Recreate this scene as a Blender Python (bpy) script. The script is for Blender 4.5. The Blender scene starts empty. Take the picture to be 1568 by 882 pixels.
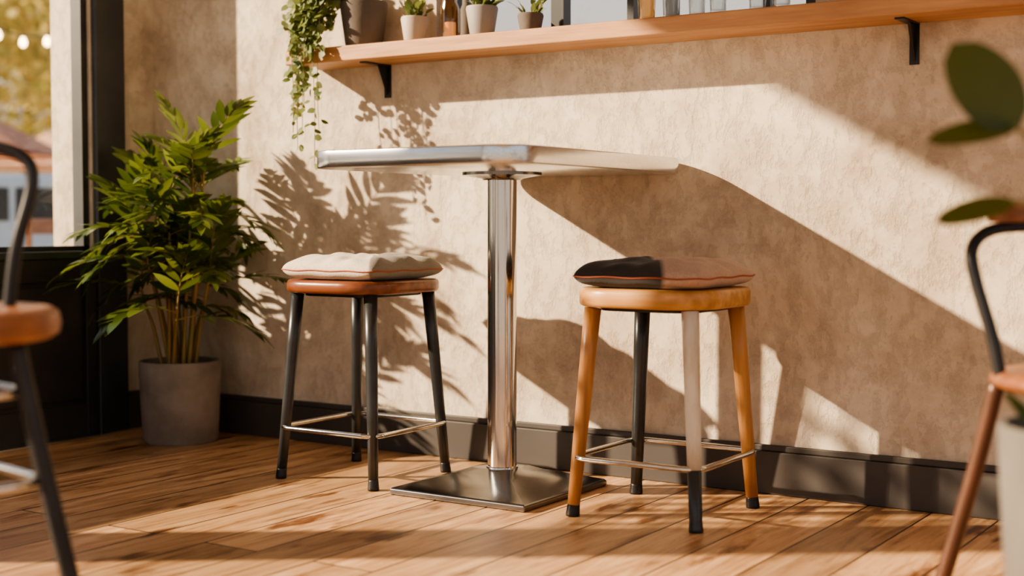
import bpy, bmesh, math, random
from mathutils import Vector, Matrix
random.seed(7)
D=bpy.data
COL=bpy.context.scene.collection
# ---------------------------------------------------------------- materials
def nmat(name):
    m=D.materials.new(name); m.use_nodes=True
    nt=m.node_tree
    return m,nt,nt.nodes['Principled BSDF']
def setc(s,c): s.default_value=(c[0],c[1],c[2],1)
def mat(name,c1,c2=None,rough=.5,metal=0,scale=6,bump=0,bscale=60,stretch=(1,1,1),aniso=0,coat=0,detail=6,lo=.35,hi=.65):
    m,nt,b=nmat(name); N=nt.nodes; L=nt.links
    b.inputs['Roughness'].default_value=rough; b.inputs['Metallic'].default_value=metal
    b.inputs['Coat Weight'].default_value=coat
    if aniso: b.inputs['Anisotropic'].default_value=aniso
    tc=N.new('ShaderNodeTexCoord'); mp=N.new('ShaderNodeMapping'); mp.inputs['Scale'].default_value=stretch
    L.new(tc.outputs['Object'],mp.inputs['Vector'])
    no=N.new('ShaderNodeTexNoise'); no.inputs['Scale'].default_value=scale; no.inputs['Detail'].default_value=detail
    L.new(mp.outputs[0],no.inputs['Vector'])
    cr=N.new('ShaderNodeValToRGB'); cr.color_ramp.elements[0].position=lo; cr.color_ramp.elements[1].position=hi
    c2=c2 or tuple(x*.85 for x in c1)
    cr.color_ramp.elements[0].color=(*c1,1); cr.color_ramp.elements[1].color=(*c2,1)
    L.new(no.outputs[0],cr.inputs[0]); L.new(cr.outputs[0],b.inputs['Base Color'])
    if bump:
        n2=N.new('ShaderNodeTexNoise'); n2.inputs['Scale'].default_value=bscale; n2.inputs['Detail'].default_value=5
        L.new(mp.outputs[0],n2.inputs['Vector'])
        bp=N.new('ShaderNodeBump'); bp.inputs['Strength'].default_value=bump; bp.inputs['Distance'].default_value=.01
        L.new(n2.outputs[0],bp.inputs['Height']); L.new(bp.outputs[0],b.inputs['Normal'])
    return m
def leafmat(name,a,bc,rough=.4,trans=.3):
    m,nt,b=nmat(name); N=nt.nodes; L=nt.links
    g=N.new('ShaderNodeNewGeometry'); cr=N.new('ShaderNodeValToRGB')
    cr.color_ramp.elements[0].color=(*a,1); cr.color_ramp.elements[1].color=(*bc,1)
    L.new(g.outputs['Random Per Island'],cr.inputs[0]); L.new(cr.outputs[0],b.inputs['Base Color'])
    b.inputs['Roughness'].default_value=rough
    tr=N.new('ShaderNodeBsdfTranslucent'); mx=N.new('ShaderNodeMixShader'); mx.inputs[0].default_value=trans
    hs=N.new('ShaderNodeHueSaturation'); hs.inputs['Value'].default_value=1.8; hs.inputs['Hue'].default_value=.48
    L.new(cr.outputs[0],hs.inputs['Color']); L.new(hs.outputs[0],tr.inputs[0])
    L.new(b.outputs[0],mx.inputs[1]); L.new(tr.outputs[0],mx.inputs[2])
    L.new(mx.outputs[0],N['Material Output'].inputs[0])
    return m
def woodmat(name,c1,c2,rough=.4,axis='x',scale=1.0):
    st={'x':(2,22,22),'y':(22,2,22),'z':(22,22,2)}[axis]
    return mat(name,c1,c2,rough=rough,scale=1.6*scale,stretch=st,bump=.08,bscale=3,detail=8,lo=.3,hi=.7)
def wallmat():
    m,nt,b=nmat('plaster'); N=nt.nodes; L=nt.links
    tc=N.new('ShaderNodeTexCoord')
    n1=N.new('ShaderNodeTexNoise'); n1.inputs['Scale'].default_value=2.0; n1.inputs['Detail'].default_value=12; n1.inputs['Roughness'].default_value=.74; n1.inputs['Distortion'].default_value=.3
    L.new(tc.outputs['Object'],n1.inputs['Vector'])
    cr=N.new('ShaderNodeValToRGB'); e=cr.color_ramp.elements
    e[0].position=.35; e[0].color=(.42,.335,.25,1); e[1].position=.64; e[1].color=(.76,.675,.555,1)
    x=e.new(.5); x.color=(.62,.53,.42,1)
    L.new(n1.outputs[0],cr.inputs[0]); L.new(cr.outputs[0],b.inputs['Base Color'])
    mp=N.new('ShaderNodeMapping'); mp.inputs['Scale'].default_value=(1,1,.6); L.new(tc.outputs['Object'],mp.inputs[0])
    n2=N.new('ShaderNodeTexNoise'); n2.inputs['Scale'].default_value=18; n2.inputs['Detail'].default_value=12; n2.inputs['Roughness'].default_value=.72
    L.new(mp.outputs[0],n2.inputs['Vector'])
    c2=N.new('ShaderNodeValToRGB'); c2.color_ramp.elements[0].position=.36; c2.color_ramp.elements[1].position=.50
    L.new(n2.outputs[0],c2.inputs[0])
    bp=N.new('ShaderNodeBump'); bp.inputs['Strength'].default_value=.5; bp.inputs['Distance'].default_value=.007
    L.new(c2.outputs[0],bp.inputs['Height']); L.new(bp.outputs[0],b.inputs['Normal'])
    b.inputs['Roughness'].default_value=.85
    return m
def floormat():
    m,nt,b=nmat('oak_planks'); N=nt.nodes; L=nt.links
    tc=N.new('ShaderNodeTexCoord'); mp=N.new('ShaderNodeMapping'); mp.inputs['Rotation'].default_value=(0,0,math.radians(90))
    L.new(tc.outputs['Object'],mp.inputs[0])
    br=N.new('ShaderNodeTexBrick'); br.offset=.37; br.inputs['Scale'].default_value=1
    br.inputs['Brick Width'].default_value=2.3; br.inputs['Row Height'].default_value=.19
    br.inputs['Mortar Size'].default_value=.0032; br.inputs['Mortar Smooth'].default_value=.2; br.inputs['Bias'].default_value=0
    setc(br.inputs['Color1'],(0,0,0)); setc(br.inputs['Color2'],(1,1,1)); setc(br.inputs['Mortar'],(.5,.5,.5))
    L.new(mp.outputs[0],br.inputs['Vector'])
    mg=N.new('ShaderNodeMapping'); mg.inputs['Scale'].default_value=(10,1.0,1)
    L.new(tc.outputs['Object'],mg.inputs[0])
    sc=N.new('ShaderNodeVectorMath'); sc.operation='MULTIPLY'; sc.inputs[1].default_value=(7.3,31.7,11)
    L.new(br.outputs['Color'],sc.inputs[0])
    ad=N.new('ShaderNodeVectorMath'); ad.operation='ADD'; L.new(mg.outputs[0],ad.inputs[0]); L.new(sc.outputs[0],ad.inputs[1])
    ng=N.new('ShaderNodeTexNoise'); ng.inputs['Scale'].default_value=1.5; ng.inputs['Detail'].default_value=12; ng.inputs['Roughness'].default_value=.70; ng.inputs['Distortion'].default_value=1.5
    L.new(ad.outputs[0],ng.inputs['Vector'])
    cr=N.new('ShaderNodeValToRGB'); e=cr.color_ramp.elements
    e[0].position=.29; e[0].color=(.13,.062,.028,1); e[1].position=.68; e[1].color=(.76,.52,.31,1)
    x=e.new(.42); x.color=(.44,.245,.12,1); x=e.new(.54); x.color=(.62,.38,.20,1)
    L.new(ng.outputs[0],cr.inputs[0])
    hs=N.new('ShaderNodeHueSaturation'); L.new(cr.outputs[0],hs.inputs['Color'])
    mr=N.new('ShaderNodeMapRange'); mr.inputs['To Min'].default_value=.72; mr.inputs['To Max'].default_value=1.15
    L.new(br.outputs['Color'],mr.inputs[0]); L.new(mr.outputs[0],hs.inputs['Value'])
    kn=N.new('ShaderNodeTexNoise'); kn.inputs['Scale'].default_value=1; kn.inputs['Detail'].default_value=5
    mk=N.new('ShaderNodeMapping'); mk.inputs['Scale'].default_value=(12,3.2,1); L.new(tc.outputs['Object'],mk.inputs[0]); L.new(mk.outputs[0],kn.inputs['Vector'])
    kr=N.new('ShaderNodeValToRGB'); kr.color_ramp.elements[0].position=.59; kr.color_ramp.elements[0].color=(1,1,1,1); kr.color_ramp.elements[1].position=.69; kr.color_ramp.elements[1].color=(.30,.20,.14,1)
    L.new(kn.outputs[0],kr.inputs[0])
    mu=N.new('ShaderNodeMix'); mu.data_type='RGBA'; mu.blend_type='MULTIPLY'; mu.inputs[0].default_value=1
    L.new(hs.outputs[0],mu.inputs[6]); L.new(kr.outputs[0],mu.inputs[7])
    mo=N.new('ShaderNodeMix'); mo.data_type='RGBA'; L.new(br.outputs['Fac'],mo.inputs[0]); L.new(mu.outputs[2],mo.inputs[6]); mo.inputs[7].default_value=(.025,.012,.006,1)
    L.new(mo.outputs[2],b.inputs['Base Color'])
    rr=N.new('ShaderNodeMapRange'); rr.inputs['To Min'].default_value=.20; rr.inputs['To Max'].default_value=.5
    L.new(ng.outputs[0],rr.inputs[0]); L.new(rr.outputs[0],b.inputs['Roughness'])
    bp=N.new('ShaderNodeBump'); bp.inputs['Strength'].default_value=.35; bp.inputs['Distance'].default_value=.004
    sb=N.new('ShaderNodeMath'); sb.operation='SUBTRACT'; L.new(ng.outputs[0],sb.inputs[0]); L.new(br.outputs['Fac'],sb.inputs[1])
    L.new(sb.outputs[0],bp.inputs['Height']); L.new(bp.outputs[0],b.inputs['Normal'])
    return m
def glassmat(name,tint=(1,1,1),g=.08):
    m=D.materials.new(name); m.use_nodes=True; N=m.node_tree.nodes; L=m.node_tree.links; N.clear()
    o=N.new('ShaderNodeOutputMaterial'); t=N.new('ShaderNodeBsdfTransparent'); setc(t.inputs[0],tint)
    gl=N.new('ShaderNodeBsdfGlossy'); gl.inputs['Roughness'].default_value=.02
    lw=N.new('ShaderNodeLayerWeight'); lw.inputs[0].default_value=.25
    mm=N.new('ShaderNodeMath'); mm.operation='MULTIPLY_ADD'; mm.inputs[1].default_value=.6; mm.inputs[2].default_value=g
    L.new(lw.outputs['Facing'],mm.inputs[0])
    mx=N.new('ShaderNodeMixShader')
    if g>.05: L.new(mm.outputs[0],mx.inputs[0])
    else: mx.inputs[0].default_value=g
    L.new(t.outputs[0],mx.inputs[1]); L.new(gl.outputs[0],mx.inputs[2]); L.new(mx.outputs[0],o.inputs[0])
    return m
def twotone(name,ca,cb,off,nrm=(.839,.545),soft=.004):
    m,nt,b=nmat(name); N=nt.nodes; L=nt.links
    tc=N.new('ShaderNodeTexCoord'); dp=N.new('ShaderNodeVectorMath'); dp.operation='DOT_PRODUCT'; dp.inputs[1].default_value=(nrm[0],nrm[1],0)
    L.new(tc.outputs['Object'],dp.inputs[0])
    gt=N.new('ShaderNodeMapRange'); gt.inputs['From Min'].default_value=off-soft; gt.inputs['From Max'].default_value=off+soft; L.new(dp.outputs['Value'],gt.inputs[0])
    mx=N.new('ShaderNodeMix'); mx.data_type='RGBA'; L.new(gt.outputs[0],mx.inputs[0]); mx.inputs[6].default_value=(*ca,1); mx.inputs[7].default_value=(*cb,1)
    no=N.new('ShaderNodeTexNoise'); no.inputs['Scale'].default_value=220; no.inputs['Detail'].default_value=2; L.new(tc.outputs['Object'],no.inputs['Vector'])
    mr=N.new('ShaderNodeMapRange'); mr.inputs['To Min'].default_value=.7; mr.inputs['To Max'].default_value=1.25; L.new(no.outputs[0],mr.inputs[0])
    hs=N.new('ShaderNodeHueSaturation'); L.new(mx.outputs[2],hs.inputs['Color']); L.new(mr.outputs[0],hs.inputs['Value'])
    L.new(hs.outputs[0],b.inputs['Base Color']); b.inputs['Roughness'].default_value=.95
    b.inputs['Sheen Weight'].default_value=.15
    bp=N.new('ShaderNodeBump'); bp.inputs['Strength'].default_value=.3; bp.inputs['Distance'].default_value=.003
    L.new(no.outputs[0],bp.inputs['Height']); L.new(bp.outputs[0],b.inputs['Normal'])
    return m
def emis(name,c,s):
    m,nt,b=nmat(name); setc(b.inputs['Emission Color'],c); b.inputs['Emission Strength'].default_value=s; setc(b.inputs['Base Color'],c); return m

M_wall=wallmat(); M_floor=floormat()
M_ceil=mat('ceiling_paint',(.72,.65,.55),rough=.9)
M_dark=mat('charcoal_paint',(.028,.026,.025),(.04,.036,.034),rough=.45,scale=4)
M_frame=mat('window_frame_paint',(.03,.033,.037),(.045,.048,.05),rough=.4)
M_base=mat('baseboard_paint',(.052,.046,.044),(.075,.065,.06),rough=.5,scale=3)
M_steel=mat('brushed_steel',(.74,.75,.76),(.62,.63,.64),rough=.20,metal=1,scale=5,stretch=(2,60,60),aniso=.4)
M_chrome=mat('polished_steel',(.70,.69,.67),(.60,.59,.57),rough=.13,metal=1,scale=2,stretch=(30,30,.5))
M_gun=mat('dark_steel',(.18,.18,.185),(.25,.25,.255),rough=.22,metal=1,scale=5)
M_black=mat('black_metal',(.018,.018,.02),(.03,.03,.032),rough=.38,metal=.3)
M_slate=mat('slate_metal',(.04,.044,.048),(.06,.064,.068),rough=.32,metal=.4,scale=8)
M_red=woodmat('mahogany_wood',(.25,.085,.038),(.12,.038,.018),rough=.3)
M_oak=woodmat('oak_wood',(.62,.34,.13),(.36,.17,.055),rough=.38)
M_oakz=woodmat('oak_leg_wood',(.56,.28,.10),(.30,.13,.045),rough=.38,axis='z')
M_shelf=woodmat('shelf_wood',(.60,.33,.16),(.38,.18,.08),rough=.5)
M_white=mat('chipped_white_paint',(.74,.69,.60),(.50,.42,.31),rough=.5,scale=16,stretch=(1,1,.3),bump=.15,lo=.45,hi=.7)
M_conc=mat('concrete',(.29,.25,.215),(.20,.17,.145),rough=.85,scale=9,bump=.2,bscale=40)
M_potd=mat('dark_clay',(.10,.082,.07),(.14,.115,.095),rough=.8,bump=.1)
M_potl=mat('pale_ceramic',(.50,.43,.36),(.42,.35,.28),rough=.6)
M_potg=mat('grey_ceramic',(.33,.30,.28),(.27,.25,.23),rough=.6)
M_planter=mat('grey_planter',(.17,.155,.14),(.13,.12,.105),rough=.8,bump=.1)
M_soil=mat('soil',(.04,.025,.015),(.07,.045,.03),rough=1,scale=40,bump=.8)
M_palm=leafmat('palm_leaf',(.030,.060,.012),(.15,.20,.045),rough=.30,trans=.28)
M_vine=leafmat('vine_leaf',(.08,.12,.035),(.22,.27,.09),rough=.5,trans=.3)
M_rub=leafmat('rubber_leaf',(.05,.075,.010),(.08,.10,.016),rough=.35,trans=.4)
M_stem=mat('cane',(.26,.23,.08),(.34,.20,.07),rough=.5,scale=10)
M_tree=leafmat('tree_leaf',(.22,.24,.05),(.60,.50,.15),rough=.6,trans=.45)
M_glass=glassmat('window_glass',g=.03)
M_jar=glassmat('drinking_glass',(.92,.93,.92),g=.08)
M_amber=glassmat('amber_glass',(.92,.76,.55),g=.08)
M_pipe=mat('red_piping',(.38,.11,.06),(.30,.08,.045),rough=.8)
# ---------------------------------------------------------------- geometry helpers
def empty(name,loc=(0,0,0),rz=0):
    e=D.objects.new(name,None); COL.objects.link(e); e.location=loc; e.rotation_euler=(0,0,rz); e.empty_display_size=.1; return e
def mesh(name,V,F,m,parent=None,smooth=False,loc=None):
    me=D.meshes.new(name); me.from_pydata([tuple(v) for v in V],[],F); me.update()
    bm=bmesh.new(); bm.from_mesh(me); bmesh.ops.recalc_face_normals(bm,faces=bm.faces); bm.to_mesh(me); bm.free()
    if smooth:
        for p in me.polygons: p.use_smooth=True
    o=D.objects.new(name,me); COL.objects.link(o); me.materials.append(m)
    if parent: o.parent=parent
    if loc: o.location=loc
    return o
def bevel(o,w,seg=3):
    b=o.modifiers.new('bev','BEVEL'); b.width=w; b.segments=seg; b.limit_method='ANGLE'; b.angle_limit=math.radians(40)
    for p in o.data.polygons: p.use_smooth=True
    b.harden_normals=True
def boxes(name,L,m,parent=None,bev=0):
    V=[];F=[]
    for a,b in L:
        n=len(V)
        for x in (a[0],b[0]):
            for y in (a[1],b[1]):
                for z in (a[2],b[2]): V.append((x,y,z))
        F+=[(n,n+1,n+3,n+2),(n+4,n+6,n+7,n+5),(n,n+4,n+5,n+1),(n+2,n+3,n+7,n+6),(n,n+2,n+6,n+4),(n+1,n+5,n+7,n+3)]
    o=mesh(name,V,F,m,parent)
    if bev: bevel(o,bev,2)
    return o
def frames(P,closed=False):
    n=len(P); T=[]
    for i in range(n):
        a=P[(i-1)%n] if (closed or i>0) else P[i]; b=P[(i+1)%n] if (closed or i<n-1) else P[i]
        T.append((b-a).normalized())
    up=Vector((0,0,1)) if abs(T[0].z)<.9 else Vector((1,0,0))
    N=(up-T[0]*up.dot(T[0])).normalized(); out=[]
    for t in T:
        N=(N-t*N.dot(t)).normalized(); out.append((t,N,t.cross(N)))
    return out
def tubedata(V,F,P,R,seg=12,closed=False,cap=True):
    P=[Vector(p) for p in P]
    if not isinstance(R,(list,tuple)): R=[R]*len(P)
    fr=frames(P,closed); n0=len(V); n=len(P)
    for p,r,(t,a,b) in zip(P,R,fr):
        for k in range(seg):
            th=2*math.pi*k/seg; V.append(p+(a*math.cos(th)+b*math.sin(th))*r)
    for i in range(n if closed else n-1):
        j=(i+1)%n
        for k in range(seg):
            l=(k+1)%seg; F.append((n0+i*seg+k,n0+i*seg+l,n0+j*seg+l,n0+j*seg+k))
    if not closed and cap:
        F.append(tuple(n0+k for k in range(seg))[::-1]); F.append(tuple(n0+(n-1)*seg+k for k in range(seg)))
def tube(name,P,R,m,parent=None,seg=16,closed=False):
    V=[];F=[]; tubedata(V,F,P,R,seg,closed); o=mesh(name,V,F,m,parent,True)
    return o
def crom(P,n=8,closed=False):
    P=[Vector(p) for p in P]; out=[]; N=len(P)
    rng=range(N if closed else N-1)
    for i in rng:
        g=lambda k: P[k%N] if closed else P[max(0,min(N-1,k))]
        a,b,c,d=g(i-1),g(i),g(i+1),g(i+2)
        for s in range(n):
            t=s/n; out.append(.5*((2*b)+(c-a)*t+(2*a-5*b+4*c-d)*t*t+(3*b-a-3*c+d)*t**3))
    if not closed: out.append(P[-1])
    return out
def lathe(name,prof,m,parent=None,seg=48,loc=None,smooth=True):
    V=[];F=[];n=len(prof)
    for k in range(seg):
        th=2*math.pi*k/seg
        for r,z in prof: V.append((r*math.cos(th),r*math.sin(th),z))
    for k in range(seg):
        l=(k+1)%seg
        for i in range(n-1): F.append((k*n+i,l*n+i,l*n+i+1,k*n+i+1))
    o=mesh(name,V,F,m,parent,smooth,loc)
    bm=bmesh.new(); bm.from_mesh(o.data); bmesh.ops.remove_doubles(bm,verts=bm.verts,dist=1e-5); bmesh.ops.recalc_face_normals(bm,faces=bm.faces); bm.to_mesh(o.data); bm.free()
    if smooth:
        try: o.data.set_sharp_from_angle(angle=math.radians(45))
        except Exception: pass
    return o
def rrect(hx,hy,r,n=10):
    P=[]
    for cx,cy,a0 in ((hx-r,hy-r,0),(-hx+r,hy-r,90),(-hx+r,-hy+r,180),(hx-r,-hy+r,270)):
        for k in range(n+1):
            a=math.radians(a0+90*k/n); P.append((cx+r*math.cos(a),cy+r*math.sin(a)))
    return P
def slab(name,hx,hy,r,z0,z1,m,parent=None,loc=None,bev=.006,dome=0):
    prof=[(-bev,z0),(-bev*.3,z0+bev*.3),(0,z0+bev),(0,z1-bev),(-bev*.3,z1-bev*.3),(-bev,z1)]
    V=[];F=[];cnt=None
    for off,z in prof:
        P=rrect(hx+off,hy+off,max(.002,r+off),14); cnt=len(P); V+=[(x,y,z) for x,y in P]
    for i in range(len(prof)-1):
        for k in range(cnt):
            l=(k+1)%cnt; F.append((i*cnt+k,i*cnt+l,(i+1)*cnt+l,(i+1)*cnt+k))
    F.append(tuple(range(cnt))[::-1]); F.append(tuple(range((len(prof)-1)*cnt,len(prof)*cnt)))
    o=mesh(name,V,F,m,parent,True,loc)
    try: o.data.set_sharp_from_angle(angle=math.radians(50))
    except Exception: pass
    return o
def addleaf(V,F,p,d,nrm,ln,w,bend=.15,fold=.15,kind='lance',seg=5):
    d=d.normalized(); nrm=(nrm-d*nrm.dot(d)).normalized(); s=d.cross(nrm)
    n=len(V)
    for k in range(seg+1):
        t=k/seg
        if kind=='lance': wd=w*math.sin(math.pi*min(1,t*.93+.04))**.8*(1-.35*t)
        else: wd=w*math.sqrt(max(0,math.sin(math.pi*(t*.98+.01))))*(1.0-.12*t)
        if k==seg: wd=w*.03
        c=p+d*ln*t-nrm*bend*ln*t*t
        V.append(c+s*wd*.5+nrm*fold*wd*.5); V.append(c); V.append(c-s*wd*.5+nrm*fold*wd*.5)
    for k in range(seg):
        a=n+3*k; F.append((a,a+1,a+4,a+3)); F.append((a+1,a+2,a+5,a+4))
def frond(V,F,SV,SF,p,d,ln,droop,np_,ll,lw):
    P=[p.copy()]; d=d.normalized(); st=ln/14; dirs=[d.copy()]
    for i in range(14):
        d=(d+Vector((0,0,-droop*st))).normalized(); p=p+d*st; P.append(p.copy()); dirs.append(d.copy())
    tubedata(SV,SF,P,[.003*(1-.75*i/14) for i in range(15)],5,cap=False)
    for i in range(np_):
        t=.25+.73*i/(np_-1); f=t*14; a=int(min(13,f)); q=P[a].lerp(P[a+1],f-a); dd=dirs[a]
        sd=dd.cross(Vector((0,0,1)))
        sd=sd.normalized() if sd.length>.05 else Vector((1,0,0))
        up=sd.cross(dd).normalized()
        prof=.55+.45*math.sin(math.pi*min(1,t*1.0))
        for sg in (-1,1):
            fw=.5+.8*t
            ld=(dd*fw+sd*sg*(1.0-.45*t)+up*random.uniform(0,.3)+Vector((0,0,-.1))).normalized()
            addleaf(V,F,q,ld,up+Vector((random.uniform(-.25,.25),random.uniform(-.25,.25),0)),ll*prof*random.uniform(.85,1.12),lw*random.uniform(.8,1.15),bend=random.uniform(.05,.3))
    addleaf(V,F,P[-1],dirs[-1],Vector((0,0,1)),ll*.75,lw)
# ---------------------------------------------------------------- room
XW=-4.42; CH=3.25
fl=boxes('floor',[((-4.66,-6.2,-.12),(2.4,.2,0))],M_floor)
boxes('ceiling',[((-4.66,-6.2,CH),(2.4,.2,CH+.1))],M_ceil)
WX0,WX1,WZ0,WZ1=-2.95,-1.52,1.5,2.55
boxes('wall_back',[((-4.66,0,0),(WX0,.2,CH)),((WX1,0,0),(2.4,.2,CH)),((WX0,0,0),(WX1,.2,WZ0)),((WX0,0,WZ1),(WX1,.2,CH))],M_wall)
WT=2.92; Y1=-.33; Y2=-2.72; Y3=-2.94; Y4=-5.4; SZ=.74
boxes('wall_left',[((-4.66,Y1,0),(XW,0,CH)),((-4.66,Y3,0),(XW,Y2,CH)),((-4.66,-6.2,0),(XW,Y4,CH)),((-4.66,Y2,WT),(XW,Y1,CH)),((-4.66,Y4,WT),(XW,Y3,CH))],M_wall)
def bay(name,ya,yb,shadow_grille=False):
    w=empty(name,(0,0,0))
    boxes('kick_panel',[((-4.50,ya,0),(XW,yb,SZ-.03))],M_dark,w)
    n=4; W=(yb-ya)/n; L=[]
    for i in range(n):
        a=ya+W*i; b=a+W
        L+=[((XW,a,0.0),(XW+.018,a+.05,SZ-.03)),((XW,b-.05,0),(XW+.018,b,SZ-.03)),((XW,a+.05,.0),(XW+.018,b-.05,.13)),((XW,a+.05,SZ-.12),(XW+.018,b-.05,SZ-.03))]
        L+=[((XW,a+.07,.15),(XW+.010,b-.07,SZ-.14))]
    boxes('panel_moulding',L,M_dark,w,.003)
    boxes('sill',[((-4.53,ya,SZ-.03),(XW+.03,yb,SZ))],M_frame,w,.004)
    boxes('sash',[((-4.50,ya,SZ),(-4.44,ya+.03,WT)),((-4.50,yb-.03,SZ),(-4.44,yb,WT)),((-4.50,ya,WT-.04),(-4.44,yb,WT)),((-4.50,ya,SZ),(-4.44,yb,SZ+.02))],M_frame,w)
    boxes('glass_pane',[((-4.475,ya+.03,SZ),(-4.47,yb-.03,WT-.04))],M_glass,w)
    if shadow_grille:  # added out-of-view lattice, there to cast a grid shadow on the floor
        L=[]
        for k in range(6): y=ya+.05+k*.11; L.append(((-4.50,y,1.38),(-4.48,y+.03,2.0)))
        for k in range(6): z=1.38+k*.12; L.append(((-4.50,ya,z),(-4.48,ya+.63,z+.03)))
        boxes('shadow_grille',L,M_frame,w)
    return w
bay('window_1',Y2,Y1,True); bay('window_2',Y4,Y3)
boxes('trim_1',[((XW,-.325,0),(XW+.03,-.18,CH))],M_frame,None,.004)
w=empty('window_3')
L=[((WX0,.05,WZ0),(WX0+.05,.11,WZ1)),((WX1-.05,.05,WZ0),(WX1,.11,WZ1)),((WX0,.05,WZ1-.05),(WX1,.11,WZ1)),((WX0,.05,WZ0),(WX1,.11,WZ0+.03))]
for px,wd in ((-2.47,.025),(-2.185,.012),(-2.04,.014),(-1.70,.012)): L.append(((px-wd,.05,WZ0),(px+wd,.10,WZ1)))
boxes('sash',L,M_frame,w); boxes('glass_pane',[((WX0,.075,WZ0),(WX1,.08,WZ1))],M_glass,w)
boxes('baseboard_back',[((XW,-.022,0),(2.4,0,.135)),((XW,-.014,.135),(2.4,0,.155))],M_base,None,.004)
boxes('baseboard_left',[((XW,-.18,0),(XW+.022,-.022,.135)),((XW,-.18,.135),(XW+.014,-.022,.155))],M_base,None,.004)
boxes('floor_strip',[((XW+.018,-2.7,0),(XW+.10,-.33,.012))],M_steel,None,.003)  # thin pale steel strip on the floor along the window panel
# ---------------------------------------------------------------- table
T=empty('bistro_table',(-2.375,-.44,0))
slab('table_top',.3675,.52,.11,1.008,1.058,M_steel,T,loc=(.0725,-.085,0),bev=.004)
lathe('mount_flange',[(0,.985),(.06,.985),(.065,.990),(.125,1.0),(.125,1.009),(0,1.009)],M_gun,T)
lathe('column',[(.0,.055),(.046,.055),(.046,1.0),(0,1.0)],M_chrome,T,seg=64)
lathe('column_collar',[(.046,.085),(.050,.083),(.054,.07),(.058,.055),(.046,.05)],M_chrome,T,seg=64)
h=.25
rings=[(h-.004,0),(h,.004),(h,.018),(h-.005,.023),(.10,.064),(.066,.078),(.05,.08)]
V=[];F=[]
for r,z in rings: V+=[(-r,-r,z),(r,-r,z),(r,r,z),(-r,r,z)]
for i in range(len(rings)-1):
    for k in range(4): F.append((i*4+k,i*4+(k+1)%4,(i+1)*4+(k+1)%4,(i+1)*4+k))
F.append((3,2,1,0)); F.append(tuple(len(V)-4+k for k in range(4)))
o=mesh('foot_plate',V,F,M_gun,T,loc=(-.018,.015,0)); bevel(o,.003,2)
# ---------------------------------------------------------------- stools
def cushion(name,hs,th,z,m,parent,seed,rz=0):
    rnd=random.Random(seed); n=64; ph=[rnd.uniform(0,6.28) for _ in range(12)]
    def surf(u,v,sg):
        pin=.045
        x=hs*u*(1-pin*(1-v*v)*abs(u)); y=hs*v*(1-pin*(1-u*u)*abs(v))
        k=1-.075*(u*u*v*v)**2
        x*=k; y*=k
        e=(max(0,1-abs(u)**4.5)**.5)*(max(0,1-abs(v)**4.5)**.5)
        e=e**.8
        r=math.hypot(u,v)+1e-4; an=math.atan2(v,u)
        wr=.004*math.sin(7*u+4*v+ph[0])*math.sin(6*v-3*u+ph[1])+.003*math.sin(15*an+ph[2]+3*r)*min(1,r)**2+.0035*math.sin(5*u-8*v+ph[4])
        edge=max(abs(u),abs(v))**6
        seam=.0015*math.sin(9*(u+v)+ph[5])*edge
        if sg>0: zz=e*(th*.58+wr*1.3-th*.12*math.exp(-((u)**2+v*v)*7))
        else: zz=-e*(th*.42)
        return (x,y,z+th*.42+zz+seam)
    V=[];F=[]
    for sg in (1,-1):
        b=len(V)
        for i in range(n+1):
            for j in range(n+1): V.append(surf(math.sin((i/n-.5)*math.pi),math.sin((j/n-.5)*math.pi),sg))
        for i in range(n):
            for j in range(n):
                a=b+i*(n+1)+j; F.append((a,a+1,a+n+2,a+n+1))
    o=mesh(name,V,F,m,parent,True)
    bm=bmesh.new(); bm.from_mesh(o.data); bmesh.ops.remove_doubles(bm,verts=bm.verts,dist=1e-5); bmesh.ops.recalc_face_normals(bm,faces=bm.faces); bm.to_mesh(o.data); bm.free()
    P=[]
    for (u0,v0,u1,v1) in ((-1,-1,1,-1),(1,-1,1,1),(1,1,-1,1),(-1,1,-1,-1)):
        for k in range(18):
            t=k/18; u=u0+(u1-u0)*t; v=v0+(v1-v0)*t; x,y,zz=surf(u,v,1); P.append((x*1.002,y*1.002,zz))
    tube(name+'_piping',P,.0024,M_pipe,parent,8,True)
    return o
def stool(name,loc,legm,seatm,seat_t,cm,seed,legr,tips,th,hs):
    S=empty(name,loc); top=.664; b=.197; t_=.155
    slab('seat',.224,.224,.15,top-seat_t,top,seatm,S,bev=.012)
    slab('seat_plate',.16,.16,.08,top-seat_t-.012,top-seat_t+.001,M_black,S,bev=.003)
    zt=top-seat_t-.004
    idx=0
    for sx,sy in ((-1,-1),(1,-1),(1,1),(-1,1)):
        A=Vector((sx*t_,sy*t_,zt)); B=Vector((sx*b,sy*b,0.0)); m=legm[idx]
        r0,r1=legr
        cut=tips[idx]
        def at(z): 
            t=(z-B.z)/(A.z-B.z); return B.lerp(A,t)
        P=[at(cut),at(.25),at(.45),A]; 
        def rr(z): return r1+(r0-r1)*z/zt
        tube('leg_%d'%(idx+1),P,[rr(p.z) for p in P],m,S,20)
        tube('leg_tip_%d'%(idx+1),[B,at(.008),at(.012),at(.03),at(max(.034,cut))] ,[r1*1.12,r1*1.15,r1*1.12,r1*1.04 if cut<.05 else rr(.03)*1.01,rr(cut)*1.01],M_black if cut<.05 else M_slate,S,20)
        idx+=1
    z=.172; q=b-(b-t_)*z/zt+.012
    pts=rrect(q+.008,q+.008,.05,5)
    P=[Vector((x*(1+.02*(1-abs(y)/q)),y*(1+.02*(1-abs(x)/q)),z)) for x,y in pts]
    tube('footrest',P,.0085,M_chrome,S,12,True)
    cushion('cushion',hs,th,top-.003,cm,S,seed)
    return S
M_c1=twotone('linen_cream_grey',(.64,.575,.47),(.23,.205,.17),.045)
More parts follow.
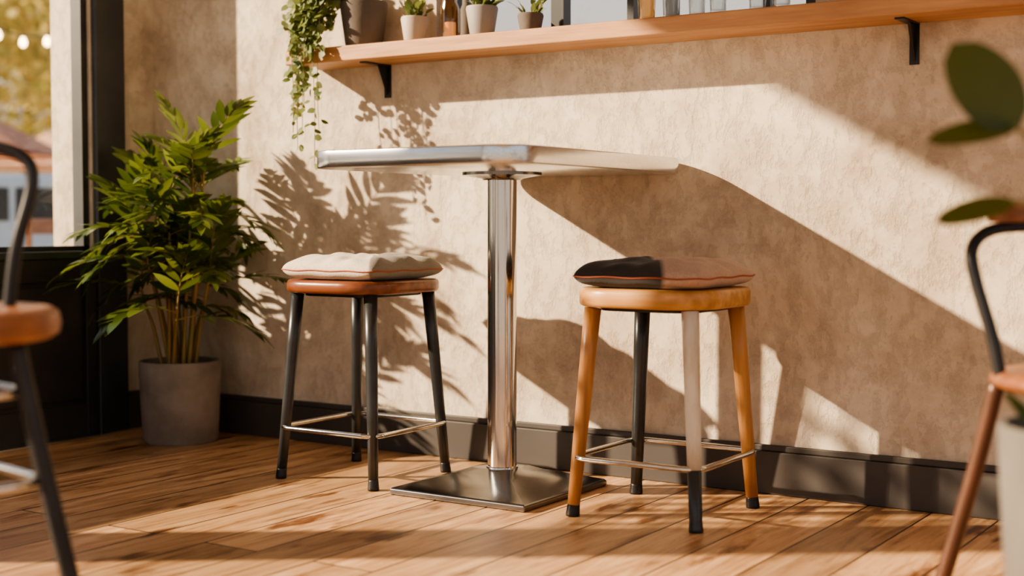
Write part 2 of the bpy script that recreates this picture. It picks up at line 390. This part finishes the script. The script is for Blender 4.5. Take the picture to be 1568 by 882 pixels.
M_c2=twotone('linen_charcoal_rose',(.036,.032,.031),(.47,.335,.265),-.03,soft=.008)
stool('bar_stool',(-2.925,-.452,0),[M_slate]*4,M_red,.042,M_c1,3,(.022,.016),[.03]*4,.084,.206)
stool('bar_stool',(-1.808,-.432,0),[M_oakz,M_white,M_oakz,M_slate],M_oak,.054,M_c2,8,(.025,.018),[.03,.17,.03,.03],.086,.212)
# ---------------------------------------------------------------- shelf
S=empty('wall_shelf',(0,0,0))
boxes('board',[((-3.50,-.2,1.435),(1.4,0,1.49))],M_shelf,S,.005)
for i,x in enumerate((-3.17,-1.215,.5)):
    boxes('bracket_%d'%(i+1),[((x-.014,-.006,1.315),(x+.014,0,1.435)),((x-.014,-.15,1.430),(x+.014,0,1.435))],M_black,S)
    mesh('gusset_%d'%(i+1),[(x-.004,-.006,1.325),(x-.004,-.06,1.43),(x-.004,-.006,1.43),(x+.004,-.006,1.325),(x+.004,-.06,1.43),(x+.004,-.006,1.43)],[(0,1,2),(3,5,4),(0,3,4,1),(1,4,5,2),(2,5,3,0)],M_black,S)
def pot(name,r0,r1,h,m,parent,z=0,soil=True,rim=.012):
    o=lathe(name,[(0,z),(r0*.93,z),(r0,z+.01),(r1,z+h-.008),(r1-.003,z+h),(r1-rim,z+h),(r1-rim-.004,z+h-.04),(0,z+h-.04)],m,parent)
    if soil: lathe(name+'_soil',[(0,z+h-.035),(r1-rim-.003,z+h-.035)],M_soil,parent)
    return o
ST=1.49
tp=empty('trailing_potted_plant',(-3.20,-.105,ST)); pot('pot',.068,.088,.165,M_potd,tp)
V=[];F=[];SV=[];SF=[]; rnd=random.Random(5)
def roundleaf(p,sz,out=None):
    d=Vector((rnd.uniform(-1,1),rnd.uniform(-1,.6),rnd.uniform(-1,.2))).normalized()
    nn=Vector((rnd.uniform(-.6,.6),-1+rnd.uniform(-.5,.5),rnd.uniform(-.2,.8)))
    addleaf(V,F,p,d,nn,sz,sz*.85,bend=.1,fold=.1,kind='oval',seg=4)
strands=[(-.25,-.05,-.12,.9),(-.235,-.10,-.17,.8),(-.22,-.14,-.21,1),(-.19,-.13,-.27,1),(-.165,-.13,-.22,.9),(-.14,-.12,-.33,1),(-.11,-.12,-.20,.8),(-.27,-.02,-.04,.8),(-.245,-.09,-.14,1),(-.18,-.12,-.06,1),(-.21,-.12,.0,1),(-.13,-.12,-.05,1)]
for sx,sy,zb,dn in strands:
    P=crom([(-.03,-.01,.14),(sx*.45,sy*.6-.01,.235+rnd.uniform(-.03,.05)),(sx*.85,sy,.16),(sx,sy-.005,.02),(sx+rnd.uniform(-.015,.015),sy-.005,(zb)*.5-.05),(sx+rnd.uniform(-.02,.02),sy-.01,zb-.10)],12)
    tubedata(SV,SF,P,.0014,5,cap=False)
    for i,p in enumerate(P):
        if i<4: continue
        prob=.95 if p.z>.02 else .5
        for _ in range(2 if p.z>.0 else 1):
            if rnd.random()<prob: roundleaf(p+Vector((rnd.uniform(-.012,.012),rnd.uniform(-.012,.006),rnd.uniform(-.01,.01))),rnd.uniform(.024,.038)*(1 if p.z>-.1 else .9))
for _ in range(380):
    a=rnd.uniform(0,6.28); r=rnd.random()**.5
    p=Vector((-.17+.17*r*math.cos(a),-.06+.055*r*math.sin(a),.19+.11*rnd.uniform(-1,1)))
    if p.z<.17 and p.x>-.1: continue
    roundleaf(p,rnd.uniform(.025,.04))
mesh('leaves',V,F,M_vine,tp,True); mesh('vines',SV,SF,M_stem,tp,True)
def herb(name,loc,r0,r1,h,m,seed,n,ln,wd,mt):
    rnd=random.Random(seed); e=empty(name,loc); pot('pot',r0,r1,h,m,e); V=[];F=[];SV=[];SF=[]
    for i in range(n):
        a=rnd.uniform(0,6.28); el=rnd.uniform(.75,1.45); d=Vector((math.cos(a)*math.cos(el),math.sin(a)*math.cos(el)*.7,math.sin(el)))
        b=Vector((math.cos(a)*r1*.4,math.sin(a)*r1*.4,h-.035)); L=ln*rnd.uniform(.3,.8); P=[b,b+Vector((0,0,L*.4))+d*L*.2,b+Vector((0,0,L*.5))+d*L]
        tubedata(SV,SF,P,.0017,5)
        addleaf(V,F,P[-1],(d+Vector((0,0,-.1))),Vector((0,0,1)),ln*rnd.uniform(.45,.7),wd,bend=.3,kind='oval')
        addleaf(V,F,P[1],(d+Vector((.1,0,.3))),Vector((0,0,1)),ln*rnd.uniform(.4,.6),wd*.8,bend=.2,kind='oval')
    mesh('leaves',V,F,mt,e,True); mesh('stems',SV,SF,M_stem,e,True)
herb('potted_herb',(-2.965,-.11,ST),.038,.049,.092,M_potl,2,16,.07,.03,M_vine)
herb('potted_herb',(-2.675,-.11,ST),.042,.056,.104,M_potg,4,26,.07,.03,M_palm)
herb('potted_succulent',(-2.50,-.075,ST),.035,.045,.07,M_potd,9,14,.07,.02,M_vine)
e=empty('glass_candle_lantern',(-2.85,-.055,ST))
lathe('amber_jar',[(0,.0),(.030,.0),(.034,.01),(.034,.12),(.026,.14),(.026,.16),(.023,.16),(.023,.14),(.031,.118),(.031,.012),(0,.008)],M_amber,e)
lathe('candle',[(0,.01),(.021,.01),(.021,.07),(0,.072)],emis('candle_wax',(1,.68,.4),.35),e)
e=empty('clay_jar',(-2.785,-.04,ST)); lathe('body',[(0,0),(.022,0),(.026,.02),(.026,.11),(.018,.13),(.018,.15),(.015,.15),(.015,.12),(0,.1)],M_potd,e)
def tumbler(name,x,y,r,h,mt):
    e=empty(name,(x,y,ST))
    lathe('glass',[(0,0),(r*.82,0),(r*.86,.004),(r,h),(r-.0025,h),(r*.82,.012),(0,.010)],mt,e,32)
    return e
for i,(x,y,r,h,mt) in enumerate(((-2.03,-.13,.030,.085,M_amber),(-1.94,-.14,.028,.095,M_jar),(-1.86,-.12,.028,.08,M_jar),(-1.775,-.15,.028,.09,M_jar),(-1.65,-.14,.028,.08,M_jar),(-1.57,-.15,.03,.085,M_jar))):
    tumbler('drinking_glass',x,y,r,h,mt)
# ---------------------------------------------------------------- corner palm
pl=empty('potted_palm',(-3.99,-.275,0))
lathe('pot',[(0,0),(.135,0),(.145,.012),(.158,.30),(.156,.315),(.150,.318),(.143,.315),(.140,.27),(0,.27)],M_conc,pl)
lathe('soil',[(0,.285),(.141,.28)],M_soil,pl)
V=[];F=[];SV=[];SF=[]; rnd=random.Random(11); random.seed(21)
HH=[1.06,.76,.94,.64,.87,1.03,.58,.80,.68,.92,.54,1.04,.62,.84,.72,.92]
for i in range(16):
    a=i*2.4; r=.02+.05*rnd.random(); b=Vector((r*math.cos(a),r*math.sin(a),.27))
    H=HH[i]
    lean=rnd.uniform(.06,.22)
    tipx=Vector((math.cos(a)*lean+.045,math.sin(a)*lean*.45-.05,H))
    P=crom([b,b.lerp(tipx,.4)+Vector((0,0,.03)),b.lerp(tipx,.75),tipx],6)
    tubedata(SV,SF,P,[.0085-.005*k/(len(P)-1) for k in range(len(P))],8)
    nf=4
    for k in range(nf):
        t=1-.30*k/nf; q=P[min(len(P)-1,int(t*(len(P)-1)))]
        aa=a*1.3+k*2.399+rnd.uniform(-.3,.3)
        el=1.2-.30*k+rnd.uniform(-.2,.15)
        d=Vector((math.cos(aa)*math.cos(el),math.sin(aa)*math.cos(el)*.75-.10,math.sin(el)))
        frond(V,F,SV,SF,q,d,rnd.uniform(.22,.34),rnd.uniform(2.2,4.6),rnd.randint(6,7),rnd.uniform(.12,.155),rnd.uniform(.032,.055))
for v in V+SV:
    if v.y>.18: v.y=min(.255,.18+(v.y-.18)*.25)
    if v.x<-.33: v.x=max(-.385,-.33+(v.x+.33)*.15)
mesh('fronds',V,F,M_palm,pl,True); mesh('canes',SV,SF,M_stem,pl,True)
# ---------------------------------------------------------------- foreground chairs
RZ=math.radians(33)
def camspace(lat,dep): return (-.5446*dep+.8387*lat, -4.04+.8387*dep+.5446*lat,0)
def cafe_chair(name,lat,dep,seat_z,seat_t,seat_r,legm,seatm,tubem,loop,legs,rings,rz=RZ):
    C=empty(name,camspace(lat,dep),rz)
    lathe('seat',[(0,seat_z-seat_t),(seat_r-.02,seat_z-seat_t),(seat_r-.004,seat_z-seat_t+.01),(seat_r,seat_z-seat_t*.5),(seat_r-.005,seat_z-.008),(seat_r-.02,seat_z),(seat_r*.7,seat_z-.004),(0,seat_z-.008)],seatm,C)
    (tx,ty),(bx,by),lr=legs; i=0
    for sx in (-1,1):
        for sy in (-1,1):
            i+=1
            tube('leg_%d'%i,crom([(sx*tx,sy*ty,seat_z-seat_t+.004),(sx*(tx+(bx-tx)*.3),sy*(ty+(by-ty)*.3),seat_z*.62),(sx*(tx+(bx-tx)*.65),sy*(ty+(by-ty)*.65),seat_z*.3),(sx*bx,sy*by,0)],5),lr,legm,C,14)
    for k,(z,kind) in enumerate(rings):
        t=1-z/(seat_z-seat_t); x=(tx+(bx-tx)*t); y=(ty+(by-ty)*t)
        P=[(px,py,z) for px,py in rrect(x+.004,y+.004,min(x,y)*.5,6)]
        tube('stretcher_%d'%(k+1),P,.009,kind,C,10,True)
    tube('back_loop',crom(loop,8),.0125,tubem,C,14)
    return C
M_brown=woodmat('chair_wood_brown',(.34,.14,.065),(.21,.08,.038),rough=.35)
M_legbrown=mat('rust_brown_metal',(.13,.06,.038),(.09,.045,.03),rough=.4,metal=.3)
def rot(P,a): return [(x*math.cos(a)-y*math.sin(a),x*math.sin(a)+y*math.cos(a),z) for x,y,z in P]
lp=[(-.105,.13,.66),(-.12,.14,.80),(-.15,.15,.93),(-.12,.155,.985),(0,.16,1.005),(.12,.155,.985),(.15,.15,.93),(.12,.14,.80),(.105,.13,.66)]
c1=cafe_chair('bar_chair',-1.075,2.5,.695,.058,.24,M_black,M_brown,M_black,rot(lp,-math.pi/4),((.117,.117),(.217,.217),.017),[(.375,M_steel),(.54,M_steel)],rz=RZ+math.pi/4)
V=[];F=[]; tubedata(V,F,rot([(0,.15,.66),(0,.165,.85),(0,.16,1.0)],-math.pi/4),.010,10); mesh('back_spindle',V,F,M_black,c1,True)
c2=cafe_chair('cafe_chair',1.165,2.7,.555,.036,.21,M_legbrown,M_brown,M_black,
  [(-.19,.02,.53),(-.205,.03,.62),(-.235,.05,.74),(-.235,.07,.80),(-.19,.10,.835),(-.1,.13,.845),(0,.14,.845),(.1,.13,.845),(.19,.10,.835),(.235,.07,.80),(.235,.05,.74),(.205,.03,.62),(.19,.02,.53)],
  ((.155,.14),(.255,.24),.017),[])
P=[(.21*math.sin(a),.15*math.cos(a)-.01) for a in [math.radians(-75+150*k/20) for k in range(21)]]
V=[];F=[]
for x,y in P:
    l=math.hypot(x,y); nx,ny=x/l,y/l
    for o_,z in ((-.014,.852),(.016,.852),(.018,.89),(-.012,.89)): V.append((x+nx*o_,y+ny*o_,z))
for i in range(20):
    for k in range(4): F.append((i*4+k,i*4+(k+1)%4,i*4+4+(k+1)%4,i*4+4+k))
F+=[(0,1,2,3),(83,82,81,80)]
o=mesh('top_rail',V,F,M_brown,c2,True); bevel(o,.006)
boxes('rail_post',[((-.012,.125,.53),(.012,.145,.86))],M_black,c2,.003)
# rubber plant
rp=empty('potted_rubber_plant',camspace(.94,2.15),RZ)
pot('planter',.135,.165,.53,M_planter,rp)
V=[];F=[];SV=[];SF=[]
main=crom([(0,0,.5),(-.03,0,.75),(-.05,0,.95),(-.09,0,1.08),(-.095,0,1.22)],6); tubedata(SV,SF,main,.006,8)
main2=crom([(.02,.02,.5),(.06,.03,.8),(.05,.02,1.1),(.07,0,1.35)],6); tubedata(SV,SF,main2,.006,8)
def bigleaf(a,b,w,n,bend=.1):
    a=Vector(a);b=Vector(b); addleaf(V,F,a,b-a,Vector(n),(b-a).length,w,bend=bend,fold=.12,kind='oval',seg=10)
bigleaf((-.155,0,.995),(-.245,0.02,1.135),.125,(.1,-1,.25),.05)
bigleaf((-.155,0,1.0),(-.295,-.02,.985),.05,(.0,-.75,.6),.1)
bigleaf((-.155,0,.885),(-.285,-.03,.855),.05,(.0,-.7,.65),.05)
bigleaf((-.02,0,1.06),(.10,-.04,1.14),.08,(.1,-.7,.6))
bigleaf((-.09,0,1.22),(-.02,-.03,1.36),.09,(.1,-1,.3))
tubedata(SV,SF,crom([(-.045,0,.9),(-.10,0,.96),(-.155,0,1.0)],4),.004,6)
tubedata(SV,SF,crom([(-.035,0,.8),(-.08,0,.86),(-.155,0,.885)],4),.004,6)
rr_=random.Random(3)
for i in range(10):
    q=main2[5+i*1]; a=rr_.uniform(-1.0,1.0); bigleaf(q,(q.x+.16*math.cos(a),q.y+.12*math.sin(a)-.03,q.z+rr_.uniform(-.02,.1)),.08,(0,-.6,.8))
for i in range(9):
    a=i*.9; bigleaf((.09*math.cos(a),.09*math.sin(a),.50),(.14*math.cos(a)-.01,.14*math.sin(a),.56+rr_.uniform(-.02,.05)),.03,(0,-.6,.8))
for i in range(4):
    bigleaf((-.05,0,.68+.03*i),(-.11-.01*i,-.02,.68+.035*i),.02,(0,-.6,.8))
mesh('leaves',V,F,M_rub,rp,True); mesh('stems',SV,SF,M_stem,rp,True)
# ---------------------------------------------------------------- outside
boxes('street_ground',[((-60,-30,-.3),(-4.67,60,-.15))],mat('paving',(.62,.55,.46),(.52,.46,.38),rough=.9,scale=2))
def tree(name,loc,h,r,seed,nl):
    rnd=random.Random(seed); e=empty(name,loc)
    tube('trunk',crom([(0,0,0),(.1,0,h*.3),(0,.1,h*.6),(.05,0,h*.85)],5),[.16-.005*k for k in range(16)],mat(name+'_bark',(.12,.08,.05),rough=.9,bump=.5),e,10)
    V=[];F=[]
    cl=[(Vector((rnd.uniform(-r,r)*.7,rnd.uniform(-r,r)*.7,h*.72+rnd.uniform(-.6,.6)*r)),r*rnd.uniform(.35,.6)) for _ in range(14)]
    for i in range(nl):
        c,cr=rnd.choice(cl); v=Vector((rnd.gauss(0,1),rnd.gauss(0,1),rnd.gauss(0,1))).normalized()*cr*rnd.uniform(.5,1)
        p=c+v; d=Vector((rnd.uniform(-1,1),rnd.uniform(-1,1),rnd.uniform(-1,.5)))
        addleaf(V,F,p,d,v+Vector((.1,0,.3)),rnd.uniform(.13,.24),.13,kind='oval',seg=2)
    mesh('foliage',V,F,M_tree,e)
tree('street_tree',(-17.8,8.6,-.15),5.0,2.2,1,5000)
tree('street_tree',(-23.5,14,-.15),6.0,2.8,2,4500)
tree('street_tree',(-19,15,-.15),4.6,1.8,5,3000)
boxes('street_building',[((-44,10,-.15),(-38,44,5)),((-44,-16,-.15),(-38,9.5,4.2))],mat('facade',(.85,.70,.55),(.7,.55,.42),rough=.9))
def parasol(loc,c):
    e=empty('cafe_parasol',loc); tube('pole',[(0,0,0),(0,0,2.25)],.025,M_oakz,e)
    lathe('canopy',[(1.25,1.72),(.6,2.05),(0,2.3),(0,2.28),(.6,2.02),(1.23,1.70)],mat('parasol_canvas',c,rough=.8),e,8,smooth=False)
parasol((-12.9,4.9,-.15),(.55,.24,.15)); parasol((-14.6,7.9,-.15),(.62,.36,.24))
car=empty('parked_car',(-10.6,3.6,-.15),math.radians(70))
prof=[(-2.1,.35),(-2.1,.75),(-1.9,.9),(-1.2,1.0),(-.7,1.4),(.7,1.42),(1.3,1.0),(2.0,.88),(2.15,.6),(2.1,.35)]
V=[(x,y,z) for y in (-.85,.85) for x,z in prof]; n=len(prof)
F=[tuple(range(n)),tuple(range(2*n-1,n-1,-1))]+[(k,(k+1)%n,n+(k+1)%n,n+k) for k in range(n)]
o=mesh('body',V,F,mat('car_paint',(.50,.60,.72),rough=.25,coat=.6),car); bevel(o,.06)
boxes('side_windows',[((-.75,-.865,1.02),(.0,.865,1.30)),((.06,-.865,1.02),(.85,.865,1.30))],M_slate,car)
for i,(x,y) in enumerate(((-1.35,-.8),(1.35,-.8),(-1.35,.8),(1.35,.8))):
    lathe('wheel_%d'%(i+1),[(0,-.1),(.33,-.1),(.33,.1),(0,.1)],M_black,car,24,loc=(x,y,.33)).rotation_euler=(math.pi/2,0,0)
def tchair(loc,rz):
    e=empty('terrace_chair',loc,rz); m=M_brown
    boxes('seat',[((-.21,-.21,.58),(.21,.21,.61))],m,e,.01)
    boxes('back',[((-.21,.19,.75),(.21,.22,.81)),((-.21,.19,.93),(.21,.22,1.03))],m,e,.008)
    boxes('legs',[((sx*.19-.015,sy*.19-.015,0),(sx*.19+.015,sy*.19+.015,1.03 if sy>0 else .59)) for sx in (-1,1) for sy in (-1,1)],m,e)
for x,y,r in ((-6.5,.35,.4),(-7.1,1.75,2.0),(-6.2,1.2,-1.2),(-7.8,.9,3.0)): tchair((x,y,-.15),r)
e=empty('terrace_table',(-6.95,1.0,-.15)); lathe('top',[(0,.80),(.30,.80),(.30,.83),(0,.83)],M_oak,e); tube('post',[(0,0,.02),(0,0,.80)],.025,M_black,e); lathe('foot',[(0,0),(.22,0),(.22,.02),(0,.03)],M_black,e)
e=empty('string_lights',(0,0,0)); V=[];F=[]
wire=[Vector((-8.0,0.0+.1*k,2.42-.28*math.sin(math.pi*(k%14)/14))) for k in range(43)]
tube('wire',wire,.005,M_black,e,6)
for k in range(1,43,2):
    p=wire[k]; tubedata(V,F,[p+Vector((0,0,-.01)),p+Vector((0,0,-.03)),p+Vector((0,0,-.05)),p+Vector((0,0,-.07)),p+Vector((0,0,-.08))],[.01,.02,.026,.018,.004],10)
mesh('bulbs',V,F,emis('bulb_glow',(1,.72,.38),9),e,True)
# ---------------------------------------------------------------- light
sd=Vector((1.4,1.0,-.77)).normalized()
sl=D.lights.new('sun','SUN'); sl.energy=12; sl.angle=math.radians(.9); sl.color=(1,.785,.54)
so=D.objects.new('sun',sl); COL.objects.link(so); so.rotation_euler=sd.to_track_quat('-Z','Y').to_euler(); so.location=(-8,-5,5)
W=D.worlds.new('World'); bpy.context.scene.world=W; W.use_nodes=True; N=W.node_tree.nodes; L=W.node_tree.links
bg=N['Background']; tc=N.new('ShaderNodeTexCoord'); sx=N.new('ShaderNodeSeparateXYZ'); cr=N.new('ShaderNodeValToRGB')
L.new(tc.outputs['Generated'],sx.inputs[0]); L.new(sx.outputs['Z'],cr.inputs[0])
e_=cr.color_ramp.elements; e_[0].position=0; e_[0].color=(1,.80,.62,1); e_[1].position=.6; e_[1].color=(.62,.74,.95,1)
x=e_.new(.12); x.color=(1,.88,.76,1); x=e_.new(.28); x.color=(.88,.93,1,1)
L.new(cr.outputs[0],bg.inputs[0]); bg.inputs[1].default_value=.72
# ---------------------------------------------------------------- camera
cd=D.cameras.new('camera'); cam=D.objects.new('camera',cd); COL.objects.link(cam)
cam.location=(0,-4.04,.85); cam.rotation_euler=(math.radians(90-2.7),0,math.radians(33))
cd.sensor_width=36; cd.lens=48.2; cd.dof.use_dof=True; cd.dof.focus_distance=4.3; cd.dof.aperture_fstop=1.4
bpy.context.scene.camera=cam
vs=bpy.context.scene.view_settings
vs.view_transform='AgX'; vs.look='AgX - Medium High Contrast'; vs.exposure=.2
